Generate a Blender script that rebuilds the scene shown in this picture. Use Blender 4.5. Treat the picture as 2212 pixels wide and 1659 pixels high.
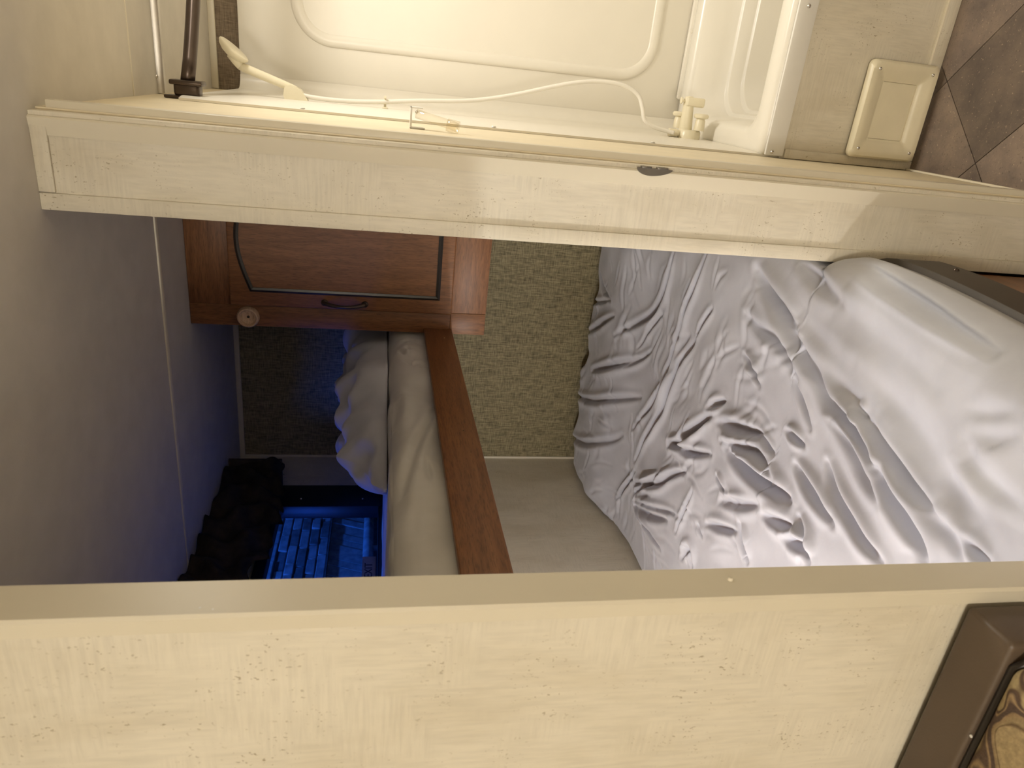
import bpy, bmesh, math, random
import numpy as np
from mathutils import Vector, Matrix

random.seed(4)
rng = np.random.RandomState(7)
scn = bpy.context.scene
COL = scn.collection
for o in list(bpy.data.objects):
    bpy.data.objects.remove(o)

# ------------------------------------------------------------------ camera
CAM_H, CEIL = 1.50, 2.08
FPX = 1515.94
YAW, PITCH, ROLL = [math.radians(a) for a in (23.43, 10.864, 1.568)]
fwd = np.array([-math.sin(YAW) * math.cos(PITCH), math.cos(YAW) * math.cos(PITCH), -math.sin(PITCH)])
rgt = np.array([math.cos(YAW), math.sin(YAW), 0.0])
upv = np.cross(rgt, fwd)
rgt, upv = math.cos(ROLL) * rgt + math.sin(ROLL) * upv, -math.sin(ROLL) * rgt + math.cos(ROLL) * upv
CAMP = np.array([0.0, 0.0, CAM_H])

cd = bpy.data.cameras.new('camera')
cam = bpy.data.objects.new('camera', cd)
COL.objects.link(cam)
cd.sensor_fit = 'HORIZONTAL'
cd.sensor_width = 36.0
cd.lens = FPX / 2212 * 36
cd.clip_start = 0.02
# the photograph was taken with the phone on its side: image-right is down in the room
m = Matrix.Identity(4)
for i in range(3):
    m[i][0] = -upv[i]; m[i][1] = rgt[i]; m[i][2] = -fwd[i]; m[i][3] = CAMP[i]
cam.matrix_world = m
cd.dof.use_dof = True
cd.dof.focus_distance = 1.75
cd.dof.aperture_fstop = 8.0
scn.camera = cam


def ray(x, y):
    a = (1659 - y) - 829.5
    b = x - 1106
    return fwd + (a / FPX) * rgt - (b / FPX) * upv


def onz(x, y, z):
    d = ray(x, y); return CAMP + d * (z - CAM_H) / d[2]


def onx(x, y, X):
    d = ray(x, y); return CAMP + d * X / d[0]


def ony(x, y, Y):
    d = ray(x, y); return CAMP + d * Y / d[1]


# ------------------------------------------------------------------ world, lights, exposure
w = bpy.data.worlds.new('night'); scn.world = w
w.use_nodes = True
w.node_tree.nodes['Background'].inputs[0].default_value = (0.02, 0.03, 0.06, 1)
w.node_tree.nodes['Background'].inputs[1].default_value = 0.15

scn.view_settings.view_transform = 'Standard'
scn.view_settings.look = 'None'
scn.view_settings.exposure = 0.0
scn.view_settings.gamma = 1.0
scn.view_settings.use_curve_mapping = False


def lamp(name, kind, loc, energy, color, size=0.1, size_y=None, rot=(0, 0, 0), spread=None):
    l = bpy.data.lights.new(name, kind)
    l.energy = energy; l.color = color
    if kind == 'AREA':
        l.size = size
        if size_y:
            l.shape = 'RECTANGLE'; l.size_y = size_y
        if spread: l.spread = spread
    else:
        l.shadow_soft_size = size
    o = bpy.data.objects.new(name, l); COL.objects.link(o)
    o.location = loc; o.rotation_euler = rot
    return o


WARM = (1.0, 0.95, 0.87)
BUNK = (-1.34, 0.84, 1.198)          # puck lamp under the upper bunk, behind the partition
LIVE = (-0.32, -2.10, 1.88)          # globe lamp on the living-area ceiling
lamp('bunk_lamp_offscreen', 'POINT', BUNK, 24, (0.96, 0.975, 1.0), 0.020)
lamp('living_lamp_offscreen', 'POINT', LIVE, 92, WARM, 0.16)
lamp('bath_lamp_offscreen', 'AREA', (0.60, 1.92, 2.06), 14.3, (1.0, 0.95, 0.86), 0.24, 0.24)
lamp('yard_flood_offscreen', 'POINT', (-2.35, 3.10, 3.75), 190, (0.02, 0.16, 1.0), 0.05)
lamp('yard_window_offscreen', 'POINT', (-2.55, 0.70, 2.12), 80, (0.02, 0.13, 1.0), 0.35)


# ------------------------------------------------------------------ materials
def new_mat(name):
    mt = bpy.data.materials.new(name); mt.use_nodes = True
    nt = mt.node_tree
    return mt, nt, nt.nodes['Principled BSDF']


def N(nt, typ, **kw):
    n = nt.nodes.new(typ)
    for k, v in kw.items():
        if k.startswith('i_'):
            n.inputs[k[2:].replace('_', ' ')].default_value = v
        else:
            setattr(n, k, v)
    return n


def pos(nt, scale=(1, 1, 1), rot=(0, 0, 0)):
    g = N(nt, 'ShaderNodeNewGeometry')
    mp = N(nt, 'ShaderNodeMapping')
    mp.inputs['Scale'].default_value = scale
    mp.inputs['Rotation'].default_value = rot
    nt.links.new(g.outputs['Position'], mp.inputs['Vector'])
    return mp.outputs['Vector']


def ramp(nt, fac, stops, interp='LINEAR'):
    r = N(nt, 'ShaderNodeValToRGB')
    r.color_ramp.interpolation = interp
    els = r.color_ramp.elements
    while len(els) < len(stops): els.new(0.5)
    for e, (p, c) in zip(els, stops):
        e.position = p
        e.color = (c, c, c, 1) if isinstance(c, (int, float)) else (*c, 1)
    nt.links.new(fac, r.inputs['Fac'])
    return r.outputs['Color']


def noise(nt, vec, scale, detail=4, rough=0.55, dist=0.0):
    n = N(nt, 'ShaderNodeTexNoise')
    n.inputs['Scale'].default_value = scale
    n.inputs['Detail'].default_value = detail
    n.inputs['Roughness'].default_value = rough
    n.inputs['Distortion'].default_value = dist
    nt.links.new(vec, n.inputs['Vector'])
    return n.outputs['Fac']


def mix(nt, fac, a, b, mode='MIX'):
    mx = N(nt, 'ShaderNodeMix', data_type='RGBA', blend_type=mode)
    for sock, v in ((mx.inputs[0], fac), (mx.inputs[6], a), (mx.inputs[7], b)):
        if isinstance(v, (int, float)): sock.default_value = v
        elif isinstance(v, tuple): sock.default_value = (*v, 1)
        else: nt.links.new(v, sock)
    return mx.outputs[2]


def bump(nt, b, h, strength, dist=0.002):
    n = N(nt, 'ShaderNodeBump')
    n.inputs['Strength'].default_value = strength
    n.inputs['Distance'].default_value = dist
    nt.links.new(h, n.inputs['Height'])
    nt.links.new(n.outputs['Normal'], b.inputs['Normal'])


def plain(name, col, rough=0.5, metal=0.0, vary=0.06, nscale=18, bumps=0.0, bscale=200, spec=0.5, coat=0.0):
    mt, nt, b = new_mat(name)
    v = pos(nt)
    f = noise(nt, v, nscale)
    lo = tuple(c * (1 - vary) for c in col); hi = tuple(min(1, c * (1 + vary)) for c in col)
    nt.links.new(ramp(nt, f, [(0.3, lo), (0.7, hi)]), b.inputs['Base Color'])
    b.inputs['Roughness'].default_value = rough
    b.inputs['Metallic'].default_value = metal
    b.inputs['Specular IOR Level'].default_value = spec
    b.inputs['Coat Weight'].default_value = coat
    if bumps: bump(nt, b, noise(nt, v, bscale, 3), bumps)
    return mt


def mat_panel():
    mt, nt, b = new_mat('cream_printed_panel')
    v = pos(nt)
    patch = noise(nt, pos(nt, (3, 3, 1.3)), 2.6, 5, 0.6)
    col = ramp(nt, patch, [(0.30, (0.62, 0.56, 0.435)), (0.50, (0.69, 0.635, 0.515)), (0.72, (0.75, 0.695, 0.575))])
    # brushed streaks, some lying, some standing, in patches
    s1 = noise(nt, pos(nt, (30, 30, 3)), 6, 3)
    s2 = noise(nt, pos(nt, (3, 3, 40)), 6, 3)
    sel = ramp(nt, noise(nt, v, 7, 2), [(0.47, 0.0), (0.53, 1.0)])
    st = mix(nt, sel, s1, s2)
    stc = ramp(nt, st, [(0.32, 0.94), (0.62, 1.03)])
    col = mix(nt, 1.0, col, stc, 'MULTIPLY')
    sp = noise(nt, pos(nt, (1, 1, 0.65)), 270, 2, 0.5)
    where = noise(nt, v, 16, 2)
    spm = N(nt, 'ShaderNodeMath', operation='MULTIPLY')
    nt.links.new(ramp(nt, sp, [(0.655, 0.0), (0.70, 1.0)]), spm.inputs[0])
    nt.links.new(ramp(nt, where, [(0.45, 0.0), (0.68, 0.8)]), spm.inputs[1])
    col = mix(nt, spm.outputs[0], col, (0.30, 0.235, 0.13))
    nt.links.new(col, b.inputs['Base Color'])
    b.inputs['Roughness'].default_value = 0.48
    b.inputs['Specular IOR Level'].default_value = 0.35
    bump(nt, b, noise(nt, v, 260, 3), 0.12, 0.001)
    return mt


def mat_linen(name, dark, light, sc=1.0):
    mt, nt, b = new_mat(name)
    a = noise(nt, pos(nt, (26, 26, 260)), 1.0 * sc, 3)
    c = noise(nt, pos(nt, (260, 260, 26)), 1.0 * sc, 3)
    mn = N(nt, 'ShaderNodeMath', operation='ADD')
    nt.links.new(a, mn.inputs[0]); nt.links.new(c, mn.inputs[1])
    f = N(nt, 'ShaderNodeMath', operation='MULTIPLY'); f.inputs[1].default_value = 0.5
    nt.links.new(mn.outputs[0], f.inputs[0])
    col = ramp(nt, f.outputs[0], [(0.38, dark), (0.62, light)])
    nt.links.new(col, b.inputs['Base Color'])
    b.inputs['Roughness'].default_value = 0.6
    b.inputs['Specular IOR Level'].default_value = 0.3
    bump(nt, b, f.outputs[0], 0.25, 0.001)
    return mt


def mat_wood(name, dark, light, axis='z', rough=0.35):
    mt, nt, b = new_mat(name)
    sc = {'z': (26, 26, 2.2), 'x': (2.2, 26, 26), 'y': (26, 2.2, 26)}[axis]
    g = noise(nt, pos(nt, sc), 3.0, 6, 0.62, 0.6)
    fine = noise(nt, pos(nt, tuple(s * 6 for s in sc)), 3.0, 3)
    col = ramp(nt, g, [(0.3, dark), (0.72, light)])
    col = mix(nt, 1.0, col, ramp(nt, fine, [(0.33, 0.62), (0.5, 1.0)]), 'MULTIPLY')
    nt.links.new(col, b.inputs['Base Color'])
    b.inputs['Roughness'].default_value = rough
    b.inputs['Specular IOR Level'].default_value = 0.4
    bump(nt, b, fine, 0.1, 0.0006)
    return mt


def mat_sheet(name, lo, hi, weave=1.0):
    mt, nt, b = new_mat(name)
    v = pos(nt)
    col = ramp(nt, noise(nt, v, 9, 4), [(0.3, lo), (0.7, hi)])
    nt.links.new(col, b.inputs['Base Color'])
    b.inputs['Roughness'].default_value = 0.78
    b.inputs['Specular IOR Level'].default_value = 0.25
    b.inputs['Sheen Weight'].default_value = 0.25
    h = noise(nt, v, 75, 4, 0.55, 0.6)
    bump(nt, b, h, 0.10 * weave, 0.002)
    return mt


def mat_pattern():
    mt, nt, b = new_mat('patterned_upholstery')
    v = pos(nt)
    wv = noise(nt, v, 10.0, 1.0, 0.4, 0.8)
    col = ramp(nt, wv, [(0.0, (0.40, 0.31, 0.17)), (0.395, (0.46, 0.36, 0.19)), (0.41, (0.13, 0.08, 0.045)), (0.425, (0.11, 0.07, 0.05)), (0.44, (0.42, 0.29, 0.15)), (0.455, (0.11, 0.07, 0.05)), (0.50, (0.10, 0.066, 0.05)), (0.515, (0.34, 0.23, 0.12)), (0.56, (0.40, 0.30, 0.16)), (0.575, (0.16, 0.10, 0.05)), (0.59, (0.46, 0.35, 0.19)), (1.0, (0.42, 0.33, 0.17))])
    col = mix(nt, 1.0, col, ramp(nt, noise(nt, v, 120, 3), [(0.3, 0.75), (0.7, 1.1)]), 'MULTIPLY')
    nt.links.new(col, b.inputs['Base Color'])
    b.inputs['Roughness'].default_value = 0.85
    bump(nt, b, noise(nt, v, 300, 2), 0.4, 0.002)
    return mt


def mat_tile(seed):
    mt, nt, b = new_mat('vinyl_floor_tile')
    oi = N(nt, 'ShaderNodeObjectInfo')
    v = pos(nt)
    big = noise(nt, v, 7, 5, 0.65)
    col = ramp(nt, big, [(0.3, (0.130, 0.100, 0.085)), (0.5, (0.215, 0.163, 0.128)), (0.7, (0.30, 0.225, 0.165))])
    val = ramp(nt, oi.outputs['Random'], [(0.0, 0.64), (1.0, 1.22)])
    col = mix(nt, 1.0, col, val, 'MULTIPLY')
    spk = noise(nt, v, 170, 3)
    col = mix(nt, ramp(nt, spk, [(0.60, 0.0), (0.70, 0.7)]), col, (0.085, 0.06, 0.05))
    spk2 = noise(nt, v, 130, 2)
    col = mix(nt, ramp(nt, spk2, [(0.64, 0.0), (0.72, 0.5)]), col, (0.50, 0.38, 0.26))
    nt.links.new(col, b.inputs['Base Color'])
    b.inputs['Roughness'].default_value = 0.5
    bump(nt, b, spk, 0.2, 0.001)
    return mt


def mat_clear(name, tint=(1, 1, 1), gloss=0.12):
    mt = bpy.data.materials.new(name); mt.use_nodes = True
    nt = mt.node_tree
    for n in list(nt.nodes): nt.nodes.remove(n)
    out = N(nt, 'ShaderNodeOutputMaterial')
    t = N(nt, 'ShaderNodeBsdfTransparent'); t.inputs[0].default_value = (*tint, 1)
    g = N(nt, 'ShaderNodeBsdfGlossy'); g.inputs['Roughness'].default_value = 0.04
    fr = N(nt, 'ShaderNodeLayerWeight'); fr.inputs[0].default_value = 0.3
    pw = N(nt, 'ShaderNodeMath', operation='MULTIPLY'); pw.inputs[1].default_value = gloss
    nt.links.new(fr.outputs['Facing'], pw.inputs[0])
    mx = N(nt, 'ShaderNodeMixShader')
    nt.links.new(pw.outputs[0], mx.inputs[0])
    nt.links.new(t.outputs[0], mx.inputs[1]); nt.links.new(g.outputs[0], mx.inputs[2])
    nt.links.new(mx.outputs[0], out.inputs[0])
    return mt


M = {}
M['panel'] = mat_panel()
M['linen'] = mat_linen('khaki_linen_wallcovering', (0.12, 0.098, 0.050), (0.36, 0.305, 0.175))
M['linen_brown'] = mat_linen('brown_linen_wallcovering', (0.13, 0.095, 0.06), (0.27, 0.21, 0.145))
M['ceiling'] = plain('ceiling_vinyl', (0.62, 0.575, 0.50), 0.75, vary=0.05, nscale=12, bumps=0.1, bscale=240)
M['trim'] = plain('tan_vinyl_trim', (0.70, 0.64, 0.505), 0.38, vary=0.03, nscale=5)
M['trim_light'] = plain('pale_trim', (0.80, 0.73, 0.58), 0.45, vary=0.03)
M['cream_wall'] = plain('cream_bath_wall', (0.80, 0.70, 0.50), 0.45, vary=0.05, nscale=9)
M['plastic'] = plain('cream_moulded_plastic', (0.83, 0.785, 0.685), 0.30, vary=0.02, nscale=4, spec=0.45)
M['tub'] = plain('pale_tub_plastic', (0.84, 0.80, 0.71), 0.25, vary=0.02, nscale=4)
M['ivory'] = plain('ivory_fitting_plastic', (0.80, 0.73, 0.54), 0.32, vary=0.03)
M['white'] = plain('white_painted_metal', (0.82, 0.80, 0.75), 0.35, vary=0.02)
M['hose'] = plain('white_hose_plastic', (0.86, 0.82, 0.73), 0.25, vary=0.02)
M['chrome'] = plain('bright_steel', (0.75, 0.73, 0.70), 0.22, 1.0, vary=0.03)
M['alu'] = plain('brushed_aluminium', (0.55, 0.52, 0.47), 0.42, 1.0, vary=0.05, nscale=60)
M['bronze'] = plain('dark_bronze', (0.085, 0.062, 0.048), 0.28, 0.7, vary=0.1)
M['pewter'] = plain('pewter_latch', (0.20, 0.185, 0.165), 0.35, 0.8, vary=0.1)
M['wood'] = mat_wood('brown_cabinet_wood', (0.160, 0.064, 0.024), (0.27, 0.118, 0.046), 'z', 0.45)
M['wood_x'] = mat_wood('brown_cabinet_wood_lying', (0.160, 0.064, 0.024), (0.27, 0.118, 0.046), 'x', 0.45)
M['wood_y'] = mat_wood('brown_rail_wood', (0.16, 0.062, 0.022), (0.27, 0.115, 0.042), 'y')
M['bead'] = plain('black_glazed_bead', (0.022, 0.016, 0.012), 0.3, vary=0.2)
M['pale_wood'] = mat_wood('pale_turned_wood', (0.55, 0.37, 0.24), (0.72, 0.52, 0.37), 'x', 0.45)
M['sheet'] = mat_sheet('grey_bed_sheet', (0.505, 0.515, 0.575), (0.575, 0.585, 0.645))
M['sheet_up'] = mat_sheet('beige_grey_sheet', (0.58, 0.555, 0.52), (0.66, 0.635, 0.60), 0.7)
M['comforter'] = mat_sheet('grey_comforter', (0.505, 0.515, 0.575), (0.575, 0.585, 0.645))
M['rail_black'] = plain('black_brown_bed_rail', (0.055, 0.042, 0.030), 0.5, vary=0.1)
M['vinyl'] = plain('brown_upholstery_vinyl', (0.100, 0.070, 0.046), 0.42, vary=0.10, nscale=7, bumps=0.1, bscale=350)
M['pattern'] = mat_pattern()
M['valance'] = plain('dark_floral_valance', (0.060, 0.042, 0.032), 0.85, vary=0.55, nscale=16, bumps=0.4, bscale=60)
M['blackframe'] = plain('black_window_frame', (0.016, 0.016, 0.018), 0.4, vary=0.1)
M['tile'] = mat_tile(0)
M['grout'] = plain('dark_floor_joint', (0.06, 0.045, 0.035), 0.8)
M['brick'] = plain('pale_rough_brick', (0.42, 0.40, 0.40), 0.85, vary=0.35, nscale=14, bumps=0.5, bscale=60)
M['brick_b'] = plain('dark_rough_brick', (0.20, 0.19, 0.19), 0.85, vary=0.35, nscale=14, bumps=0.5, bscale=60)
M['mortar'] = plain('mortar', (0.22, 0.21, 0.21), 0.9)
M['plank'] = plain('weathered_plank', (0.40, 0.38, 0.37), 0.8, vary=0.3, nscale=22)
M['plank_b'] = plain('dark_weathered_plank', (0.14, 0.13, 0.13), 0.8, vary=0.3, nscale=22)
M['ground'] = plain('yard_ground', (0.12, 0.11, 0.10), 0.95)
M['glass'] = mat_clear('window_glass', (0.92, 0.94, 0.97))
M['clear'] = mat_clear('clear_plastic', (0.97, 0.95, 0.90), 0.5)
M['signlabel'] = plain('exit_label', (0.34, 0.33, 0.36), 0.6)
M['lettering'] = plain('dark_lettering', (0.02, 0.02, 0.03), 0.6)
M['seat_base'] = mat_wood('bench_base_wood', (0.15, 0.065, 0.025), (0.25, 0.11, 0.045), 'x')


# ------------------------------------------------------------------ geometry helpers
def tag(o, label, cat, group=None, kind=None):
    o['label'] = label; o['category'] = cat
    if group: o['group'] = group
    if kind: o['kind'] = kind
    return o


def empty(name, loc, label, cat, group=None):
    o = bpy.data.objects.new(name, None); COL.objects.link(o)
    o.location = loc; o.empty_display_size = 0.05
    return tag(o, label, cat, group)


def wloc(o):
    l = Vector(o.location)
    while o.parent:
        o = o.parent; l += Vector(o.location)
    return l


def build(name, bm, mat, parent=None, smooth=False, origin=None):
    """link a bmesh given in room coordinates as one object"""
    if parent is not None:
        base = wloc(parent)
        off = base
        loc = Vector((0, 0, 0))
    else:
        if origin is None:
            xs = [v.co for v in bm.verts]
            mn = [min(c[i] for c in xs) for i in range(3)]; mx_ = [max(c[i] for c in xs) for i in range(3)]
            origin = ((mn[0] + mx_[0]) / 2, (mn[1] + mx_[1]) / 2, mn[2])
        off = Vector(origin); loc = off
    bmesh.ops.translate(bm, verts=bm.verts, vec=-off)
    bmesh.ops.recalc_face_normals(bm, faces=bm.faces)
    me = bpy.data.meshes.new(name)
    bm.to_mesh(me); bm.free()
    if smooth:
        for p in me.polygons: p.use_smooth = True
        if smooth == 'auto':
            me.set_sharp_from_angle(angle=math.radians(38))
    me.materials.append(M[mat] if isinstance(mat, str) else mat)
    o = bpy.data.objects.new(name, me); COL.objects.link(o)
    if parent is not None: o.parent = parent
    o.location = loc
    return o


def add_box(bm, x0, x1, y0, y1, z0, z1, bev=0.0, seg=2):
    r = bmesh.ops.create_cube(bm, size=1.0)
    vs = r['verts']
    for v in vs:
        v.co = Vector(((x0 + x1) / 2 + v.co.x * (x1 - x0), (y0 + y1) / 2 + v.co.y * (y1 - y0), (z0 + z1) / 2 + v.co.z * (z1 - z0)))
    if bev:
        es = list({e for v in vs for e in v.link_edges})
        bmesh.ops.bevel(bm, geom=es, offset=bev, segments=seg, profile=0.5, affect='EDGES', clamp_overlap=True)
    return bm


def box(name, x0, x1, y0, y1, z0, z1, mat, parent=None, bev=0.0, seg=2, smooth=None):
    bm = bmesh.new(); add_box(bm, x0, x1, y0, y1, z0, z1, bev, seg)
    return build(name, bm, mat, parent, smooth if smooth is not None else ('auto' if bev else False))


def add_poly_prism(bm, pts, axis, a, b):
    """polygon pts (2-tuples in the two other axes) extruded along axis from a to b"""
    def P(p, t):
        if axis == 'x': return (t, p[0], p[1])
        if axis == 'y': return (p[0], t, p[1])
        return (p[0], p[1], t)
    lo = [bm.verts.new(P(p, a)) for p in pts]
    hi = [bm.verts.new(P(p, b)) for p in pts]
    n = len(pts)
    bm.faces.new(lo); bm.faces.new(hi[::-1])
    for i in range(n):
        bm.faces.new((lo[i], lo[(i + 1) % n], hi[(i + 1) % n], hi[i]))
    return bm


def catmull(pts, n=8):
    pts = [Vector(p) for p in pts]
    out = []
    P = [pts[0] * 2 - pts[1]] + pts + [pts[-1] * 2 - pts[-2]]
    for i in range(1, len(P) - 2):
        for k in range(n):
            t = k / n
            a, b, c, d = P[i - 1], P[i], P[i + 1], P[i + 2]
            out.append(0.5 * ((2 * b) + (c - a) * t + (2 * a - 5 * b + 4 * c - d) * t * t + (3 * b - a - 3 * c + d) * t ** 3))
    out.append(pts[-1])
    return out


def add_tube(bm, pts, rad, seg=12, closed=False, flat=None):
    pts = [Vector(p) for p in pts]
    n = len(pts)
    rads = rad if isinstance(rad, (list, tuple)) else [rad] * n
    up = Vector((0.013, 0.021, 1.0)).normalized()
    rings = []
    prev = None
    for i, p in enumerate(pts):
        if closed: t = pts[(i + 1) % n] - pts[i - 1]
        else: t = pts[min(i + 1, n - 1)] - pts[max(i - 1, 0)]
        t.normalize()
        if prev is None:
            ref = up if abs(t.dot(up)) < 0.95 else Vector((1, 0, 0))
            nrm = (ref - t * ref.dot(t)).normalized()
        else:
            nrm = (prev - t * prev.dot(t)).normalized()
        prev = nrm
        bi = t.cross(nrm)
        ring = []
        for k in range(seg):
            a = 2 * math.pi * k / seg
            dv = nrm * math.cos(a) * rads[i] + bi * math.sin(a) * rads[i]
            if flat: dv = Vector((dv.x * flat[0], dv.y * flat[1], dv.z * flat[2]))
            ring.append(bm.verts.new(p + dv))
        rings.append(ring)
    m_ = n if closed else n - 1
    for i in range(m_):
        a, b = rings[i], rings[(i + 1) % n]
        for k in range(seg):
            bm.faces.new((a[k], a[(k + 1) % seg], b[(k + 1) % seg], b[k]))
    if not closed:
        bm.faces.new(rings[0]); bm.faces.new(rings[-1][::-1])
    return bm


def add_lathe(bm, base, axis, prof, seg=24):
    """prof: (distance along axis, radius); solid of revolution"""
    base = Vector(base); ax = Vector(axis).normalized()
    ref = Vector((0, 0, 1)) if abs(ax.z) < 0.9 else Vector((1, 0, 0))
    u = ax.cross(ref).normalized(); v = ax.cross(u)
    rings = []
    for d, r in prof:
        r = max(r, 1e-5)
        rings.append([bm.verts.new(base + ax * d + (u * math.cos(2 * math.pi * k / seg) + v * math.sin(2 * math.pi * k / seg)) * r) for k in range(seg)])
    for a, b in zip(rings, rings[1:]):
        for k in range(seg):
            bm.faces.new((a[k], a[(k + 1) % seg], b[(k + 1) % seg], b[k]))
    bm.faces.new(rings[0]); bm.faces.new(rings[-1][::-1])
    return bm


def lathe(name, base, axis, prof, mat, parent=None, seg=24):
    bm = bmesh.new(); add_lathe(bm, base, axis, prof, seg)
    return build(name, bm, mat, parent, 'auto')


def screw(parent, base, axis, r=0.0045, mat='chrome'):
    bm = bmesh.new()
    add_lathe(bm, base, axis, [(0, r), (0.4 * r, r), (0.85 * r, 0.7 * r), (0.95 * r, 0.32 * r), (0.6 * r, 0.26 * r), (0.6 * r, 0.0)], 14)
    return build('screw', bm, mat, parent, 'auto')


def rrect(x0, x1, y0, y1, r, n=8):
    pts = []
    for cx, cy, a0 in ((x1 - r, y1 - r, 0), (x0 + r, y1 - r, 90), (x0 + r, y0 + r, 180), (x1 - r, y0 + r, 270)):
        for k in range(n + 1):
            a = math.radians(a0 + 90 * k / n)
            pts.append((cx + r * math.cos(a), cy + r * math.sin(a)))
    return pts


def struct(o, label, cat):
    return tag(o, label, cat, kind='structure')


# ------------------------------------------------------------------ room dimensions
XL = -1.613            # outer wall of the bunk side
YF = 2.845             # end wall of the bunk room
XR = 1.05              # outer wall of the bathroom side
YB = -2.6              # room behind the camera
PX0, PX1 = -0.280, -0.118    # wall between bunk room and bathroom
PY = 1.357             # its front (the printed end panel)
SY = 2.735             # back of the shower
TUBY = 1.905           # tub front
LPX, LPY0, LPY1 = -0.510, 0.585, 0.632   # near partition

# floor with diagonal vinyl tiles
fl = struct(box('floor', XL - 0.04, XR + 0.04, YB, YF + 0.04, -0.06, -0.004, 'grout'), 'brown mottled vinyl floor laid in diagonal tiles', 'floor')


def clip(poly, x0, x1, y0, y1):
    for ax, lim, sgn in ((0, x0, 1), (0, x1, -1), (1, y0, 1), (1, y1, -1)):
        out = []
        for i in range(len(poly)):
            a, b = poly[i - 1], poly[i]
            ia, ib = sgn * (a[ax] - lim) >= 0, sgn * (b[ax] - lim) >= 0
            if ia != ib:
                t = (lim - a[ax]) / (b[ax] - a[ax])
                out.append((a[0] + t * (b[0] - a[0]), a[1] + t * (b[1] - a[1])))
            if ib: out.append(b)
        poly = out
        if len(poly) < 3: return []
    return poly


TS = 0.272
s2 = math.sqrt(0.5)
for i in range(-16, 24):
    for j in range(-22, 16):
        a0 = 1.404 + i * TS; b0 = -1.226 + j * TS; gq = 0.0012
        cs = [(a0 + gq, b0 + gq), (a0 + TS - gq, b0 + gq), (a0 + TS - gq, b0 + TS - gq), (a0 + gq, b0 + TS - gq)]
        poly = [((a + b) * s2, (a - b) * s2) for a, b in cs]
        poly = clip(poly, -0.245, XR, 0.62, TUBY - 0.004)
        if len(poly) < 3: continue
        ar = abs(sum(poly[k - 1][0] * poly[k][1] - poly[k][0] * poly[k - 1][1] for k in range(len(poly)))) / 2
        if ar < 2e-4: continue
        bm = bmesh.new(); add_poly_prism(bm, poly, 'z', -0.0035, 0.0)
        build('tile', bm, 'tile', fl)
# the rest of the floor toward the living area, a plain sheet of the same vinyl
bm = bmesh.new()
add_box(bm, XL, XR, YB, 0.619, -0.0035, 0.0)
build('vinyl_sheet', bm, 'tile', fl)

# ceiling with its joint strips
ce = struct(box('ceiling', XL - 0.04, XR + 0.04, YB, YF + 0.04, CEIL, CEIL + 0.05, 'ceiling'), 'matte beige ceiling running over bunk room and bathroom', 'ceiling')
box('joint_strip', XL, PX0, 1.955, 1.975, CEIL - 0.004, CEIL + 0.001, 'trim_light', ce, 0.0015)
box('joint_line', PX1, XR, 1.902, 1.906, CEIL - 0.0015, CEIL + 0.001, 'trim', ce)

# outer wall of the bunk room with the window opening
WY0, WY1, WZ0, WZ1 = 1.10, 2.585, 1.465, 1.90
wl = struct(box('wall_left', XL - 0.05, XL, YB, WY0, 0, CEIL, 'panel'), 'printed outer wall beside the bunks, pierced by the window', 'wall')
box('wall_piece', XL - 0.05, XL, WY1, YF + 0.05, 0, CEIL, 'panel', wl)
box('wall_piece', XL - 0.05, XL, WY0, WY1, 0, WZ0, 'panel', wl)
box('wall_piece', XL - 0.05, XL, WY0, WY1, WZ1, CEIL, 'panel', wl)

wf = struct(box('wall_back', XL, PX0, YF, YF + 0.05, 0, CEIL, 'linen'), 'khaki linen-textured wall at the end of the bunks', 'wall')
box('corner_trim', XL, XL + 0.010, YF - 0.006, YF, 0, CEIL, 'trim', wf, 0.001)
box('ceiling_trim', XL, PX0, YF - 0.012, YF, CEIL - 0.020, CEIL, 'trim', wf, 0.002)

# wall between bunk room and bathroom, printed end panel with battens
wm = struct(box('wall_middle', PX0 + 0.004, PX1, PY, YF, 0, CEIL, 'panel'), 'narrow printed cream wall between bunk doorway and bathroom', 'wall')
box('corner_batten', PX0, PX0 + 0.029, PY - 0.006, PY + 0.03, 0.0, CEIL, 'panel', wm, 0.0015)
box('ceiling_batten', PX0 + 0.0305, -0.140, PY - 0.006, PY, CEIL - 0.026, CEIL, 'panel', wm, 0.0015)
# bathroom face of that wall
box('bath_lining', PX1, PX1 + 0.004, PY + 0.03, SY, 0, CEIL, 'cream_wall', wm)

# bathroom door trim on the panel edge
t1 = empty('trim_1', (-0.13, PY, 0), 'tan vinyl edge trim of the narrow wall, facing the bathroom doorway', 'trim')
t1['kind'] = 'structure'
bm = bmesh.new()
add_poly_prism(bm, [(-0.156, PY), (-0.156, PY - 0.003), (-0.136, PY - 0.0065), (-0.1285, PY - 0.0075), (-0.1255, PY - 0.005), (-0.1245, PY + 0.001),
                    (-0.1245, PY + 0.022), (-0.132, PY + 0.022), (-0.132, PY)], 'z', 0.0, CEIL)
build('edge_profile', bm, 'trim', t1, 'auto')
box('door_stop', -0.1335, -0.1015, PY + 0.034, PY + 0.058, 0.0, CEIL - 0.014, 'trim', t1, 0.002)
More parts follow.
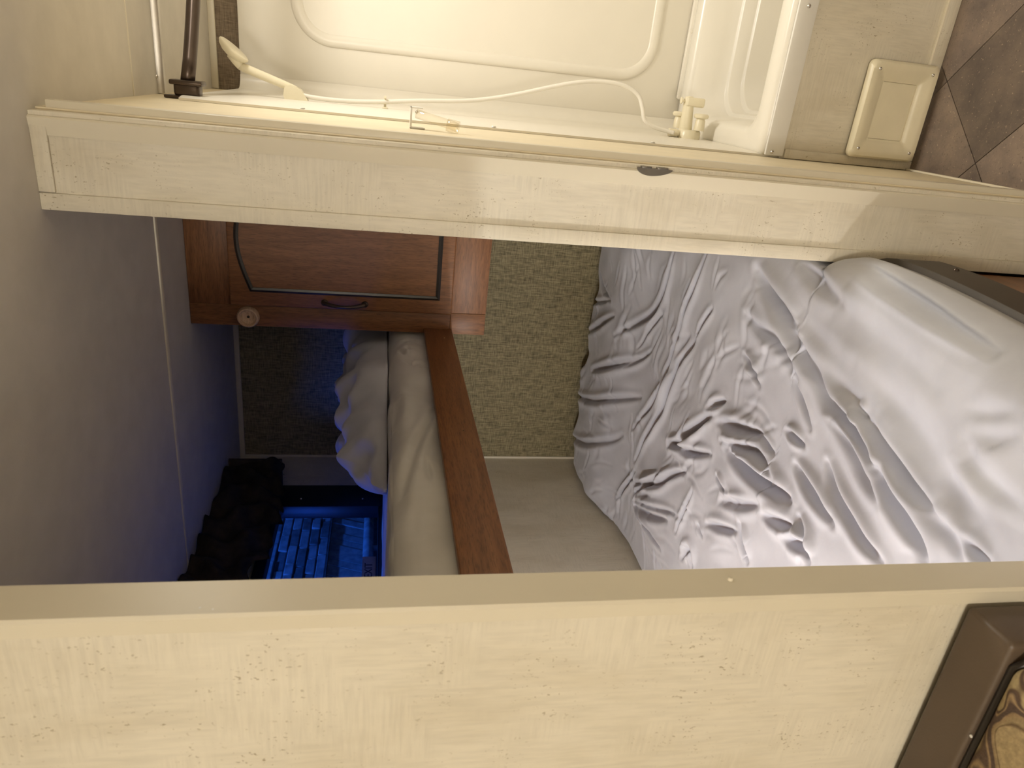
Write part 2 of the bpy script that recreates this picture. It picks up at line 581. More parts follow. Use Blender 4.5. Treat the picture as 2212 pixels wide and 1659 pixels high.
# strike latch
la = empty('door_latch', (-0.122, PY - 0.008, 0.955), 'small pewter oval strike latch on the bathroom door trim', 'latch')
bm = bmesh.new()
pts = []
for k in range(25):
    a = math.pi * k / 24
    pts.append((-0.1215 - 0.0135 * math.sin(a) * (1 + 0.25 * math.cos(a)), 0.983 + 0.036 * math.cos(a)))
add_poly_prism(bm, pts, 'y', PY - 0.0115, PY - 0.008)
build('strike_plate', bm, 'pewter', la, 'auto')
box('lip', -0.1225, -0.1185, PY - 0.012, PY + 0.006, 0.956, 0.978, 'pewter', la, 0.001)
box('lip', -0.1225, -0.1185, PY - 0.012, PY + 0.006, 0.990, 1.010, 'pewter', la, 0.001)

# near partition, left of the bunk doorway
wn = struct(box('wall_front', XL, LPX - 0.003, LPY0 + 0.002, LPY1, 0, CEIL, 'panel'), 'printed cream partition beside the dinette bench', 'wall')
t2 = empty('trim_2', (LPX, LPY0, 0), 'wide tan vinyl end cap on the partition beside the bench', 'trim')
t2['kind'] = 'structure'
bm = bmesh.new()
add_poly_prism(bm, [(LPX - 0.024, LPY0 + 0.002), (LPX - 0.024, LPY0 - 0.0005), (LPX - 0.004, LPY0 - 0.0035), (LPX, LPY0 - 0.001), (LPX, LPY1 + 0.002),
                    (LPX - 0.02, LPY1 + 0.002), (LPX - 0.02, LPY1), (LPX - 0.003, LPY1), (LPX - 0.003, LPY0 + 0.002)], 'z', 0, CEIL)
build('end_cap', bm, 'trim', t2, 'auto')
p = onx(1577, 1252, LPX)
screw(t2, (LPX, float(p[1]), float(p[2])), (1, 0, 0), 0.0034, 'trim_light')
for sx, sy in ((432, 1313), (460, 1316)):
    p = onx(sx, sy, LPX)
    lathe('paint_fleck', (LPX, float(p[1]), float(p[2])), (1, 0, 0), [(0, 0.0011), (0.0004, 0.0009)], 'white', t2, 8)

# shell behind and beside the camera
struct(box('wall_right', XR, XR + 0.05, YB, YF + 0.05, 0, CEIL, 'panel'), 'printed cream outer wall on the bathroom side', 'wall')
struct(box('wall_rear', XL, XR, YB - 0.05, YB, 0, CEIL, 'panel'), 'printed cream wall at the far side of the living area', 'wall')
ws = struct(box('wall_shower', PX1 + 0.004, XR, SY, SY + 0.05, 0, CEIL, 'linen_brown'), 'brown linen wall above the shower surround', 'wall')
box('ceiling_trim', PX1 + 0.005, XR, SY - 0.012, SY, CEIL - 0.022, CEIL, 'trim', ws, 0.002)

# ------------------------------------------------------------------ window with valance, and the yard beyond
wi = empty('window_1', (XL, (WY0 + WY1) / 2, WZ0), 'black framed egress window beside the upper bunk, blue yard light behind', 'window')
wi['kind'] = 'structure'
FW = 0.05
box('frame_stile', XL - 0.045, XL + 0.012, WY1 - 0.158, WY1, WZ0, WZ1, 'blackframe', wi, 0.003)
box('frame_stile', XL - 0.045, XL + 0.012, WY0, WY0 + FW, WZ0, WZ1, 'blackframe', wi, 0.003)
box('frame_rail', XL - 0.045, XL + 0.012, WY0 + FW, WY1 - 0.158, WZ0, WZ0 + 0.018, 'blackframe', wi, 0.003)
box('frame_rail', XL - 0.045, XL + 0.012, WY0 + FW, WY1 - 0.158, WZ1 - 0.04, WZ1, 'blackframe', wi, 0.003)
box('pane', XL - 0.026, XL - 0.022, WY0 + FW, WY1 - 0.158, WZ0 + 0.018, WZ1 - 0.04, 'glass', wi)
for q in ((650, 1078), (783, 1078)):
    p = onx(*q, XL + 0.012)
    screw(wi, (XL + 0.012, float(p[1]), float(p[2])), (1, 0, 0), 0.005)
# EXIT label on the lower edge of the glass
pa = onx(785, 1202, XL - 0.020); pb = onx(815, 1262, XL - 0.020)
ez1, ez0, ey1, ey0 = float(pa[2]), float(pb[2]), float(pa[1]), float(pb[1])
lb = box('exit_label', XL - 0.0218, XL - 0.0212, ey0, ey1, 1.488, 1.536, 'signlabel', wi)
tc = bpy.data.curves.new('exit_text', 'FONT'); tc.body = 'EXIT'; tc.size = 0.040; tc.extrude = 0.0004
tc.align_x = 'CENTER'; tc.align_y = 'CENTER'
to = bpy.data.objects.new('exit_text_tmp', tc); COL.objects.link(to)
bpy.context.view_layer.update()
me = bpy.data.meshes.new_from_object(to.evaluated_get(bpy.context.evaluated_depsgraph_get()))
bpy.data.objects.remove(to)
me.materials.clear(); me.materials.append(M['lettering'])
lt = bpy.data.objects.new('exit_lettering', me); COL.objects.link(lt)
lt.parent = lb
# text x -> +Y (reads left to right seen from +X looking to -X means text x runs toward +Y), text y -> +Z
lt.matrix_local = Matrix(((0, 0, 1, 0), (1, 0, 0, 0), (0, 1, 0, 0), (0, 0, 0, 1)))
lt.location = Vector((XL - 0.0205, (ey0 + ey1) / 2, 1.512)) - Vector(wi.location)

# valance box over the window
va = empty('window_valance', (XL, 2.1, 1.85), 'dark floral gathered valance hanging over the bunk window', 'valance')
VX = -1.50
bm = bmesh.new()
ny, nz = 165, 26
ys = np.linspace(1.06, 2.60, ny)


def val_bottom(y):
    st = 1.880 - 0.040 * (1 if (y > 2.17) else 0) * 0 
    if y > 2.165: b = 1.866 - 0.045 * (2.57 - y) / 0.4
    elif y > 1.955: b = 1.846 - 0.008 * (2.165 - y) / 0.2
    else: b = 1.882
    return b + 0.008 * math.sin(y * 60)


grid = []
for y in ys:
    row = []
    zb = val_bottom(y)
    for k in range(nz):
        t = k / (nz - 1)
        z = CEIL - 0.004 + (zb - CEIL + 0.004) * t
        d = 0.016 * math.sin(y * 46 + 2.2 * math.sin(t * 5 + y * 9)) + 0.010 * math.sin(t * 13 + y * 21)
        row.append(bm.verts.new((VX + d, y, z)))
    grid.append(row)
for i in range(ny - 1):
    for k in range(nz - 1):
        bm.faces.new((grid[i][k], grid[i + 1][k], grid[i + 1][k + 1], grid[i][k + 1]))
r = bmesh.ops.solidify(bm, geom=bm.faces[:], thickness=0.006)
build('ruffle', bm, 'valance', va, True)
bm = bmesh.new()
add_box(bm, XL + 0.002, VX - 0.03, 1.065, 2.600, CEIL - 0.03, CEIL - 0.003)
add_box(bm, XL + 0.002, VX + 0.012, 2.592, 2.604, 1.872, CEIL - 0.003)
add_box(bm, XL + 0.002, VX + 0.012, 1.056, 1.068, 1.872, CEIL - 0.003)
build('mounting_board', bm, 'valance', va)

# the yard: brick wall with planks and a rail below, seen through the glass
BX = -3.0
yw = tag(box('brick_wall', BX - 0.12, BX - 0.012, 3.0, 5.4, 0, 2.62, 'mortar'), 'rough brick wall in the yard, lit blue, seen through the window', 'wall')
brick_me = {}
z = 1.80; ci = 0
while z < 2.58:
    h = 0.062
    y = 3.02 - random.random() * 0.15
    while y < 5.36:
        L = random.choice((0.11, 0.15, 0.18, 0.20))
        y0, y1 = max(y, 3.0), min(y + L, 5.4)
        if y1 - y0 > 0.03:
            pr = random.uniform(-0.006, 0.012)
            box('brick', BX - 0.03, BX + pr, y0 + 0.003, y1 - 0.003, z + 0.003, z + h - 0.003, 'brick_b' if random.random() < 0.25 else 'brick', yw, 0.004, 1)
        y += L
    z += h + 0.003; ci += 1
pf = empty('plank_panel', (BX + 0.04, 4.2, 0), 'slanted weathered planks below the yard brick wall', 'planks')
y = 3.0
while y < 5.3:
    wd = random.choice((0.07, 0.10, 0.16))
    sl = 0.10
    bm = bmesh.new()
    add_poly_prism(bm, [(y + 0.003, 1.53), (y + wd - 0.003, 1.53), (y + wd - 0.003 + sl, 1.785), (y + 0.003 + sl, 1.785)], 'x', BX, BX + 0.02 + random.uniform(0, 0.012))
    build('plank', bm, 'plank_b' if random.random() < 0.35 else 'plank', pf)
    y += wd
box('top_rail', BX, BX + 0.05, 3.0, 5.4, 1.787, 1.796, 'plank_b', pf)
box('back_board', BX - 0.011, BX - 0.001, 3.0, 5.4, 0.0, 1.785, 'plank_b', pf)
bm = bmesh.new()
add_tube(bm, [(BX + 0.10, 3.0, 1.53), (BX + 0.10, 5.4, 1.53)], 0.034, 16)
for yy in (3.1, 3.9, 4.7, 5.3):
    add_tube(bm, [(BX + 0.10, yy, 1.52), (BX + 0.10, yy, -0.4)], 0.02, 10)
pipe = build('rail_pipe', bm, 'plank', None, True)
tag(pipe, 'round pale pipe along the foot of the yard planks', 'pipe')
tag(box('yard_ground', -6, XL - 0.06, -1, 7, -0.5, -0.4, 'ground'), 'dark ground of the yard outside the window', 'ground', kind='structure')


# ------------------------------------------------------------------ cabinet over the bunk foot
CY = 2.225
CX0, CX1 = -0.787, PX0 - 0.002
cb = empty('overhead_cabinet', ((CX0 + CX1) / 2, CY, 1.15), 'dark brown wooden wardrobe cabinet hung above the foot of the lower bunk', 'cabinet')
bm = bmesh.new()
add_box(bm, CX0 + 0.004, CX1, CY + 0.019, YF - 0.014, 1.155, CEIL - 0.022)
build('body', bm, 'wood', cb)
box('stile', CX0, CX0 + 0.068, CY, CY + 0.018, 1.268, CEIL - 0.001, 'wood', cb, 0.001)
box('stile', CX1 - 0.03, CX1, CY, CY + 0.018, 1.268, CEIL - 0.001, 'wood', cb, 0.001)
box('top_rail', CX0 + 0.0685, CX1 - 0.0305, CY, CY + 0.018, 1.93, CEIL - 0.001, 'wood_x', cb, 0.001)
box('bottom_rail', CX0 + 0.0735, CX1, CY, CY + 0.018, 1.150, 1.2675, 'wood_x', cb, 0.001)
box('stile_lit_foot', CX0, CX0 + 0.0725, CY, CY + 0.018, 1.150, 1.2675, 'wood', cb, 0.001)  # stile cut where a shadow's edge falls, the edge modelled as a seam
# door
DX0, DX1, DZ0, DZ1 = -0.714, -0.288, 1.266, 1.955
dr = box('door', DX0, DX1, CY - 0.020, CY - 0.0005, DZ0, DZ1, 'wood', cb, 0.005, 3)
PXa, PXb, PZa = -0.652, -0.350, 1.322
arch = [(PXa, PZa), (PXb, PZa), (PXb, 1.884)]
for k in range(1, 20):
    t = k / 20
    arch.append((PXb + (PXa - PXb) * t, 1.884 + 0.036 * math.sin(math.pi * t)))
arch.append((PXa, 1.884))
bm = bmesh.new()
add_poly_prism(bm, arch, 'y', CY - 0.0245, CY - 0.012)
build('door_panel', bm, 'wood', dr, False)
bm = bmesh.new()


def offs(pts, d):
    cx = sum(p[0] for p in pts) / len(pts); cz = sum(p[1] for p in pts) / len(pts)
    n = len(pts); out = []
    for i in range(n):
        a, b, c = Vector(pts[i - 1]), Vector(pts[i]), Vector(pts[(i + 1) % n])
        e1 = (b - a).normalized(); e2 = (c - b).normalized()
        n1 = Vector((e1.y, -e1.x)); n2 = Vector((e2.y, -e2.x))
        nn = (n1 + n2).normalized(); k = d / max(0.35, nn.dot(n1))
        out.append((b.x + nn.x * k, b.y + nn.y * k))
    return out


o1 = offs(arch, 0.0); o2 = offs(arch, 0.007); o3 = offs(arch, 0.014)
rings = []
for pts, yy in ((o1, CY - 0.019), (o1, CY - 0.0275), (o2, CY - 0.0290), (o3, CY - 0.0255), (o3, CY - 0.019)):
    rings.append([bm.verts.new((a, yy, b)) for a, b in pts])
for a, b in zip(rings, rings[1:]):
    for k in range(len(a)):
        bm.faces.new((a[k], a[(k + 1) % len(a)], b[(k + 1) % len(b)], b[k]))
build('bead', bm, 'bead', dr, False)
# arched pull
hx, hz0, hz1 = -0.692, 1.536, 1.681
bm = bmesh.new()
hp = []
for k in range(21):
    t = k / 20
    hp.append((hx - 0.004 * math.sin(math.pi * t), CY - 0.024 - 0.024 * math.sin(math.pi * t) ** 0.7, hz0 + 0.008 + (hz1 - hz0 - 0.016) * t))
add_tube(bm, hp, [0.0052 + 0.0016 * abs(2 * k / 20 - 1) for k in range(21)], 10)
for zc in (hz0 + 0.010, hz1 - 0.010):
    add_lathe(bm, (hx, CY - 0.0202, zc), (0, -1, 0), [(0, 0.011), (0.003, 0.010), (0.006, 0.006)], 16)
build('handle', bm, 'bronze', dr, True)
# round socket on the stile
so = lathe('rod_socket', (-0.7555, CY - 0.0003, 1.906), (0, -1, 0),
           [(0, 0.034), (0.010, 0.034), (0.019, 0.030), (0.020, 0.027), (0.008, 0.022), (0.005, 0.012), (0.005, 0.0)], 'pale_wood', None, 32)
lathe('screw', (-0.7555, CY - 0.0052, 1.906), (0, -1, 0), [(0, 0.0045), (0.002, 0.004), (0.0025, 0.0)], 'bronze', so, 12)
tag(so, 'round pale wooden rod socket screwed to the cabinet stile', 'rod socket')

# ------------------------------------------------------------------ bunks
RX = -0.770
ub = empty('upper_bunk', (RX, 1.6, 1.20), 'dark wooden upper bunk platform with a deep front rail', 'bunk')
box('front_rail', RX - 0.020, RX, LPY1 + 0.004, CY - 0.001, 1.260, 1.353, 'wood_y', ub, 0.003, 3)
box('platform', XL + 0.006, RX - 0.021, LPY1 + 0.004, YF - 0.016, 1.27, 1.298, 'wood_y', ub)
p1 = onx(1001, 930, RX); p2 = onx(960, 730, RX)
for p in (p1, p2):
    lathe('nail', (RX, float(p[1]), float(p[2])), (1, 0, 0), [(0, 0.0022), (0.0006, 0.0018)], 'bronze' if p is p1 else 'trim_light', ub, 8)

lbk = empty('lower_bunk', (-0.9, 1.6, 0.0), 'low wooden bunk base with a black-brown rail under the wide mattress', 'bunk')
box('base_front', -0.300, -0.284, LPY1 + 0.02, PY - 0.015, 0.0, 0.335, 'wood_y', lbk)
box('base_body', XL + 0.004, -0.31, LPY1 + 0.02, YF - 0.014, 0.0, 0.335, 'wood_y', lbk)


def edge_x(y):
    """right-hand edge of the lower mattress"""
    return -0.252 - 0.045 * np.clip((1.20 - y) / 0.5, 0, 1.2) ** 1.5 - 0.030 * np.clip((y - 1.27) / 0.10, 0, 1) ** 2


bm = bmesh.new()
pl = []
nyr = 26
for k in range(nyr):
    y = LPY1 + 0.02 + (PY - 0.012 - LPY1 - 0.02) * k / (nyr - 1)
    pl.append((float(edge_x(y)) + 0.002, y))
prof = [(-0.050, 0.338), (-0.006, 0.338), (0.0, 0.344), (0.0, 0.448), (-0.010, 0.454), (-0.050, 0.454)]
rings = [[bm.verts.new((x + a, y, b)) for a, b in prof] for x, y in pl]
for a, b in zip(rings, rings[1:]):
    for k in range(len(prof)):
        bm.faces.new((a[k], a[(k + 1) % len(prof)], b[(k + 1) % len(prof)], b[k]))
bm.faces.new(rings[0]); bm.faces.new(rings[-1])
lr = build('side_rail', bm, 'rail_black', lbk, 'auto')
p = onx(2085, 588, -0.2525)
screw(lr, (-0.2515, float(p[1]), 0.375), (1, 0, 0), 0.006, 'bronze')
box('slat_base', XL + 0.004, -0.31, LPY1 + 0.02, YF - 0.014, 0.336, 0.4545, 'wood_y', lbk)

# folds drawn where they lie on the bed: polylines (in 2.186x crop pixels from 1200,500), depth, width
K = 1012 / 2212.0
FOLDS = [
    ([(570, 95), (530, 200), (490, 290), (430, 390), (370, 440), (310, 490)], .020, .016),
    ([(720, 100), (690, 190), (640, 290), (600, 380), (560, 460), (530, 540), (490, 650), (470, 720), (430, 800), (380, 870), (340, 930)], .022, .016),
    ([(640, 500), (590, 570), (540, 650), (500, 750), (460, 850), (420, 930), (380, 1010), (350, 1080)], .026, .018),
    ([(720, 860), (640, 920), (560, 990), (500, 1010)], .030, .018),
    ([(500, 990), (600, 1040), (700, 1050)], .024, .016),
    ([(750, 900), (860, 935), (940, 960)], .026, .02),
    ([(780, 1020), (860, 1110), (960, 1190), (1070, 1270)], .040, .024),
    ([(760, 990), (860, 1020), (930, 1050), (1010, 1170)], .022, .015),
    ([(1090, 1100), (1150, 1190), (1220, 1290), (1280, 1380)], .026, .018),
    ([(1240, 1090), (1290, 1230), (1370, 1370), (1430, 1470), (1500, 1560)], .026, .018),
    ([(880, 580), (920, 650), (940, 730)], .018, .013),
    ([(1110, 700), (1150, 840), (1165, 930)], .018, .014),
    ([(1060, 370), (1150, 580), (1210, 680), (1260, 800), (1330, 870), (1400, 940), (1470, 1060)], .024, .024),
    ([(900, 390), (960, 460), (1040, 520), (1090, 600), (1130, 700)], .020, .022),
    ([(960, 180), (1010, 280), (1080, 370), (1140, 450)], .026, .026),
    ([(1130, 130), (1200, 210), (1280, 280), (1330, 330)], .020, .028),
    ([(1300, 820), (1390, 930), (1460, 1040), (1480, 1120)], .016, .016),
    ([(1500, 1130), (1560, 1250), (1640, 1380), (1690, 1480), (1700, 1560)], .034, .024),
    ([(1440, 880), (1520, 1000), (1620, 1120), (1700, 1230), (1780, 1330)], .020, .018),
    ([(1890, 1440), (1960, 1510), (2020, 1570)], .018, .016),
    ([(340, 1290), (420, 1335), (500, 1360)], .026, .020),
    ([(950, 1340), (1040, 1380), (1100, 1400)], .024, .018),
    ([(1060, 1450), (1150, 1490), (1180, 1560)], .026, .018),
    ([(750, 1270), (840, 1290), (930, 1290)], .018, .018),
    ([(620, 1220), (590, 1300), (540, 1420)], .016, .012),
    ([(840, 1380), (860, 1470), (880, 1560)], .020, .015),
    ([(1120, 1350), (1160, 1440), (1165, 1520)], .020, .014),
    ([(200, 655), (280, 640), (370, 600)], .022, .018),
    ([(110, 770), (200, 800), (280, 792), (370, 780)], .020, .018),
    ([(80, 960), (160, 1000), (250, 990), (300, 960)], .018, .018),
    ([(180, 480), (250, 440), (310, 400)], .018, .016),
    ([(170, 330), (230, 335), (300, 325)], .010, .012),
    ([(250, 1260), (300, 1200), (350, 1130)], .020, .012),
    ([(340, 1190), (450, 1195), (520, 1150), (580, 1130)], .024, .016),
    ([(340, 1230), (400, 1200), (480, 1140)], .020, .012),
    ([(345, 1270), (430, 1300), (530, 1330)], .020, .014),
    ([(340, 1290), (400, 1390), (470, 1500)], .020, .014),
    ([(700, 830), (770, 800)], .018, .014),
    ([(1050, 940), (1090, 970), (1130, 1010)], .022, .013),
    ([(940, 950), (970, 1010), (990, 1050)], .016, .010),
    ([(1400, 830), (1450, 880)], .014, .012),
    ([(560, 1540), (600, 1500), (610, 1580)], .020, .016),
    ([(640, 1380), (660, 1440)], .012, .010),
    ([(730, 1150), (770, 1230)], .016, .010),
    ([(680, 1380), (760, 1400), (830, 1420)], .020, .016),
    ([(740, 360), (700, 410), (640, 500)], .012, .012),
    ([(480, 380), (420, 460), (370, 550)], .012, .010),
    ([(1860, 1130), (1920, 1250), (2010, 1350)], .012, .030),
    ([(1980, 850), (2080, 860), (2170, 850)], .006, .020),
    ([(2000, 950), (2100, 970), (2200, 960)], .006, .020),
    ([(1960, 1000), (1990, 1100), (2080, 1200), (2200, 1300)], .010, .025),
    ([(1300, 330), (1500, 480), (1650, 600), (1800, 740)], .009, .04),
    ([(1150, 400), (1280, 560), (1400, 700), (1520, 850)], .010, .035),
    ([(1750, 1350), (1830, 1420), (1900, 1560)], .014, .022),
    ([(1270, 900), (1370, 1020), (1420, 1150), (1500, 1290)], .018, .020),
    ([(420, 560), (380, 600), (330, 640)], .012, .012),
    ([(300, 330), (260, 260), (240, 180)], .012, .014),
    ([(1150, 250), (1300, 420), (1450, 560), (1600, 700), (1750, 900), (1900, 1100)], .008, .045),
    ([(1400, 620), (1550, 780), (1700, 950), (1850, 1180), (1950, 1400)], .011, .036),
    ([(1000, 250), (1150, 520), (1300, 700), (1450, 860), (1600, 1080), (1750, 1300)], .010, .028),
]
nx_, ny_ = 330, 520
gx = np.linspace(XL + 0.012, -0.245, nx_)
gy = np.linspace(LPY1 + 0.012, YF - 0.012, ny_)
U, Vv = np.meshgrid(np.linspace(0, 1, nx_), gy, indexing='ij')
EX = np.vectorize(lambda yy: float(edge_x(yy)) if yy < PY - 0.02 else PX0 - 0.012)(gy)
X = (XL + 0.012) + U * (EX[None, :] - (XL + 0.012))
Y = Vv.copy()


def sstep(a, b, x):
    t = np.clip((x - a) / (b - a), 0, 1); return t * t * (3 - 2 * t)


ZT = 0.565 + 0.045 * sstep(2.20, 2.50, Y) + 0.02 * sstep(-0.75, -0.4, X) - 0.030 * sstep(-1.2, -1.6, X) * (1 - sstep(2.1, 2.5, Y))
# slow undulation
for _ in range(14):
    kx, ky, ph = rng.uniform(-9, 9), rng.uniform(-9, 9), rng.uniform(0, 6.28)
    ZT += 0.0028 * np.sin(kx * X + ky * Y + ph)
far_w = sstep(1.25, 1.9, Y + (-0.5 - X) * 0.5)
for _ in range(26):
    kx, ky, ph = rng.uniform(-55, 55), rng.uniform(-45, 45), rng.uniform(0, 6.28)
    ZT += (0.0002 + 0.0004 * far_w) * np.sin(kx * X + ky * Y + ph + 2 * np.sin(6 * X + ph) + 1.5 * np.sin(5 * Y - ph))


def apply_folds(Z, A, B, folds, proj, gain=1.0, wgain=1.0):
    for pts, amp, wd in folds:
        P = np.array([proj(q) for q in pts])
        amp *= gain; wd *= wgain
        # resample smoothly
        cm = catmull([(a, b, 0) for a, b in P], 5) if len(P) > 2 else [Vector((a, b, 0)) for a, b in P]
        P = np.array([(c.x, c.y) for c in cm])
        seg = np.diff(P, axis=0); ln = np.hypot(seg[:, 0], seg[:, 1]); cum = np.r_[0, np.cumsum(ln)]
        tot = cum[-1]
        mnx, mxx = P[:, 0].min() - 5 * wd, P[:, 0].max() + 5 * wd
        mny, mxy = P[:, 1].min() - 5 * wd, P[:, 1].max() + 5 * wd
        msk = (A > mnx) & (A < mxx) & (B > mny) & (B < mxy)
        if not msk.any(): continue
        a = A[msk]; b = B[msk]
        best = np.full(a.shape, 9.0); sd = np.zeros_like(a); tt = np.zeros_like(a)
        for i in range(len(seg)):
            if ln[i] < 1e-6: continue
            ex, ey = seg[i] / ln[i]
            dx, dy = a - P[i, 0], b - P[i, 1]
            t = np.clip(dx * ex + dy * ey, 0, ln[i])
            qx, qy = dx - t * ex, dy - t * ey
            d = np.hypot(qx, qy)
            u = d < best
            best[u] = d[u]
            sd[u] = (np.sign(ex * qy - ey * qx) * d)[u]
            tt[u] = ((cum[i] + t) / tot)[u]
        tp = np.sin(np.pi * np.clip(tt, 0.03, 0.97)) ** 0.6
        w_ = wd * (0.55 + 0.45 * tp)
        h = -np.exp(-(best / w_) ** 2) + 0.62 * np.exp(-((sd - 2.0 * w_) / (1.5 * w_)) ** 2) + 0.45 * np.exp(-((sd + 2.0 * w_) / (1.5 * w_)) ** 2)
        Z[msk] += amp * tp * h * np.exp(-(best / (5 * wd)) ** 4)


def pj_bed(q):
    p = onz(1200 + q[0] * K, 500 + q[1] * K, 0.585)
    return p[0], p[1]


apply_folds(ZT, X, Y, FOLDS, pj_bed, 1.0, 0.66)
# seam of the fitted sheet along the open edge
apply_folds(ZT, X, Y, [([(1811, 560), (1845, 575), (1885, 598), (1931, 625), (1987, 658), (2076, 714), (2160, 765)], .024, .009)],
            lambda q: onz(q[0], q[1], 0.567)[:2])
# small creases that fan out from the gathered corner
gp = np.array(onz(1350, 1050, 0.585)[:2])
small = []
for _ in range(210):
    c = np.array([rng.uniform(-1.58, -0.40), rng.uniform(1.35, 2.78)])
    d = c - gp; d = d / (np.linalg.norm(d) + 1e-6)
    if c[1] > 2.45: d = np.array([rng.uniform(-1, 1), 0.5])
    th = rng.normal(0, 0.45)
    d = np.array([d[0] * math.cos(th) - d[1] * math.sin(th), d[0] * math.sin(th) + d[1] * math.cos(th)])
    L = rng.uniform(0.05, 0.17); nrm = np.array([-d[1], d[0]]); bend = rng.uniform(-0.15, 0.15) * L
    small.append(([tuple(c - d * L / 2), tuple(c + nrm * bend), tuple(c + d * L / 2)], rng.uniform(0.0015, 0.0045), rng.uniform(0.006, 0.012)))
apply_folds(ZT, X, Y, small, lambda q: q)
# rolled edges
dR = (EX[None, :] - X); dL = X - (XL + 0.012); dF = (YF - 0.012) - Y; dN = Y - (LPY1 + 0.012)
wob = 0.015 * np.sin(X * 23) + 0.01 * np.sin(X * 41 + 1)


def roll(d, r):
    t = np.clip(d / r, 0, 1); return r * (1 - np.sqrt(np.clip(1 - (1 - t) ** 2, 0, 1)))


dFw = np.clip(dF - 0.030 - wob - 0.02 * sstep(-1.2, -1.6, X), 0, 9)
ZT -= roll(dR, 0.075) * np.where(Y < PY - 0.02, 1.15, 0.25) + roll(dL, 0.05) + roll(dFw, 0.07) * 1.3 + roll(dN, 0.05)
# seam valley along the right edge of the fitted sheet
bm = bmesh.new()
V_ = [[bm.verts.new((X[i, j], Y[i, j], ZT[i, j])) for j in range(ny_)] for i in range(nx_)]
for i in range(nx_ - 1):
    for j in range(ny_ - 1):
        bm.faces.new((V_[i][j], V_[i + 1][j], V_[i + 1][j + 1], V_[i][j + 1]))
# skirt down to the base
per = [V_[i][0] for i in range(nx_)] + [V_[-1][j] for j in range(1, ny_)] + [V_[i][-1] for i in range(nx_ - 2, -1, -1)] + [V_[0][j] for j in range(ny_ - 2, 0, -1)]
low = []
for v in per:
    inset = 0.008 if v.co.x > -0.4 and v.co.y < PY else 0.0
    low.append(bm.verts.new((v.co.x - inset, v.co.y, 0.458)))
for k in range(len(per)):
    bm.faces.new((per[k], per[(k + 1) % len(per)], low[(k + 1) % len(per)], low[k]))
bm.faces.new(low)
ms = build('mattress', bm, 'sheet', None, True)
tag(ms, 'wide lower bunk mattress under a rumpled grey sheet', 'mattress')

# upper mattress: rounded section swept along the bunk, wrinkled on its open side
UPF = [
    ([(945, 872), (925, 905), (900, 950), (885, 1000), (872, 1050)], .012, .012),
    ([(868, 760), (885, 752), (905, 762)], .006, .010), ([(860, 740), (885, 730), (908, 742)], .006, .010),
    ([(862, 752), (874, 764)], .010, .008), ([(880, 745), (885, 765)], .004, .006),
    ([(875, 775), (890, 785), (905, 782), (925, 790)], .006, .008),
    ([(845, 820), (855, 860), (850, 900)], .006, .012), ([(865, 850), (850, 900), (846, 950)], .005, .014),
    ([(905, 845), (900, 880), (885, 930)], .004, .014), ([(922, 985), (926, 1010), (930, 1030)], .006, .007),
    ([(880, 980), (868, 1040), (862, 1100)], .006, .016), ([(905, 1060), (900, 1100), (895, 1150)], .003, .014),
    ([(855, 720), (880, 712), (900, 716)], .006, .008),
]
um = empty('mattress', (-1.19, 1.75, 1.30), 'upper bunk mattress in a beige-grey sheet', 'mattress')
um.name = 'bunk_mattress'
ns, nt_ = 120, 460
ya = np.linspace(LPY1 + 0.012, YF - 0.020, nt_)
xin, xout, zb, zt = XL + 0.012, -0.800, 1.302, 1.467
secs = []
s_lin = np.linspace(0, 1, ns)
# section from the underside at the rail, up the side, over the top to the wall
r_ = 0.062
path = []
path.append((xout - 0.05, zb)); path.append((xout - 0.010, zb + 0.004))
for k in range(50):
    z_ = zb + 0.012 + (zt - r_ - zb - 0.012) * k / 49; path.append((xout, z_))
for k in range(1, 30):
    a = math.pi / 2 * k / 29; path.append((xout - r_ + r_ * math.cos(a), zt - r_ + r_ * math.sin(a)))
for k in range(1, 40):
    path.append((xout - r_ + (xin - xout + r_) * k / 39, zt))
path.append((xin, zb))
PA = np.array(path)
SX = np.repeat(PA[:, 0][:, None], nt_, 1); SZ = np.repeat(PA[:, 1][:, None], nt_, 1)
SY_ = np.repeat(ya[None, :], len(PA), 0)
D = np.zeros_like(SX)
side = np.clip((SZ - 1.31) / 0.03, 0, 1) * (SX > xout - r_ * 1.2)
puff = 0.016 * side * (0.5 + 0.5 * np.sin(SY_ * 3.1 + 0.4)) * np.clip((2.25 - SY_) / 0.2, 0.15, 1)
# coordinate for folds on the side: (Y, z)
apply_folds(D, SY_, SZ, UPF, lambda q: onx(q[0], q[1], -0.79)[1:3], 0.9, 1.0)
for _ in range(12):
    D += 0.0016 * np.sin(rng.uniform(-40, 40) * SY_ + rng.uniform(-40, 40) * SZ + rng.uniform(0, 6))
lim = np.where(SY_ > CY - 0.05, 0.0, 1.0)
SX2 = SX + (puff * lim + D * side * np.where(SY_ > CY - 0.02, 0.2, 1.0))
SZ2 = SZ + np.where(SX < xout - r_ * 0.6, D * 0.5, 0) * (SZ > 1.4)
bm = bmesh.new()
G = [[bm.verts.new((SX2[i, j], SY_[i, j], SZ2[i, j])) for j in range(nt_)] for i in range(len(PA))]
for i in range(len(PA) - 1):
    for j in range(nt_ - 1):
        bm.faces.new((G[i][j], G[i][j + 1], G[i + 1][j + 1], G[i + 1][j]))
for j in range(nt_ - 1):
    bm.faces.new((G[-1][j], G[-1][j + 1], G[0][j + 1], G[0][j]))
bm.faces.new([G[i][0] for i in range(len(PA))]); bm.faces.new([G[i][-1] for i in range(len(PA))])
build('fitted_sheet', bm, 'sheet_up', um, True)

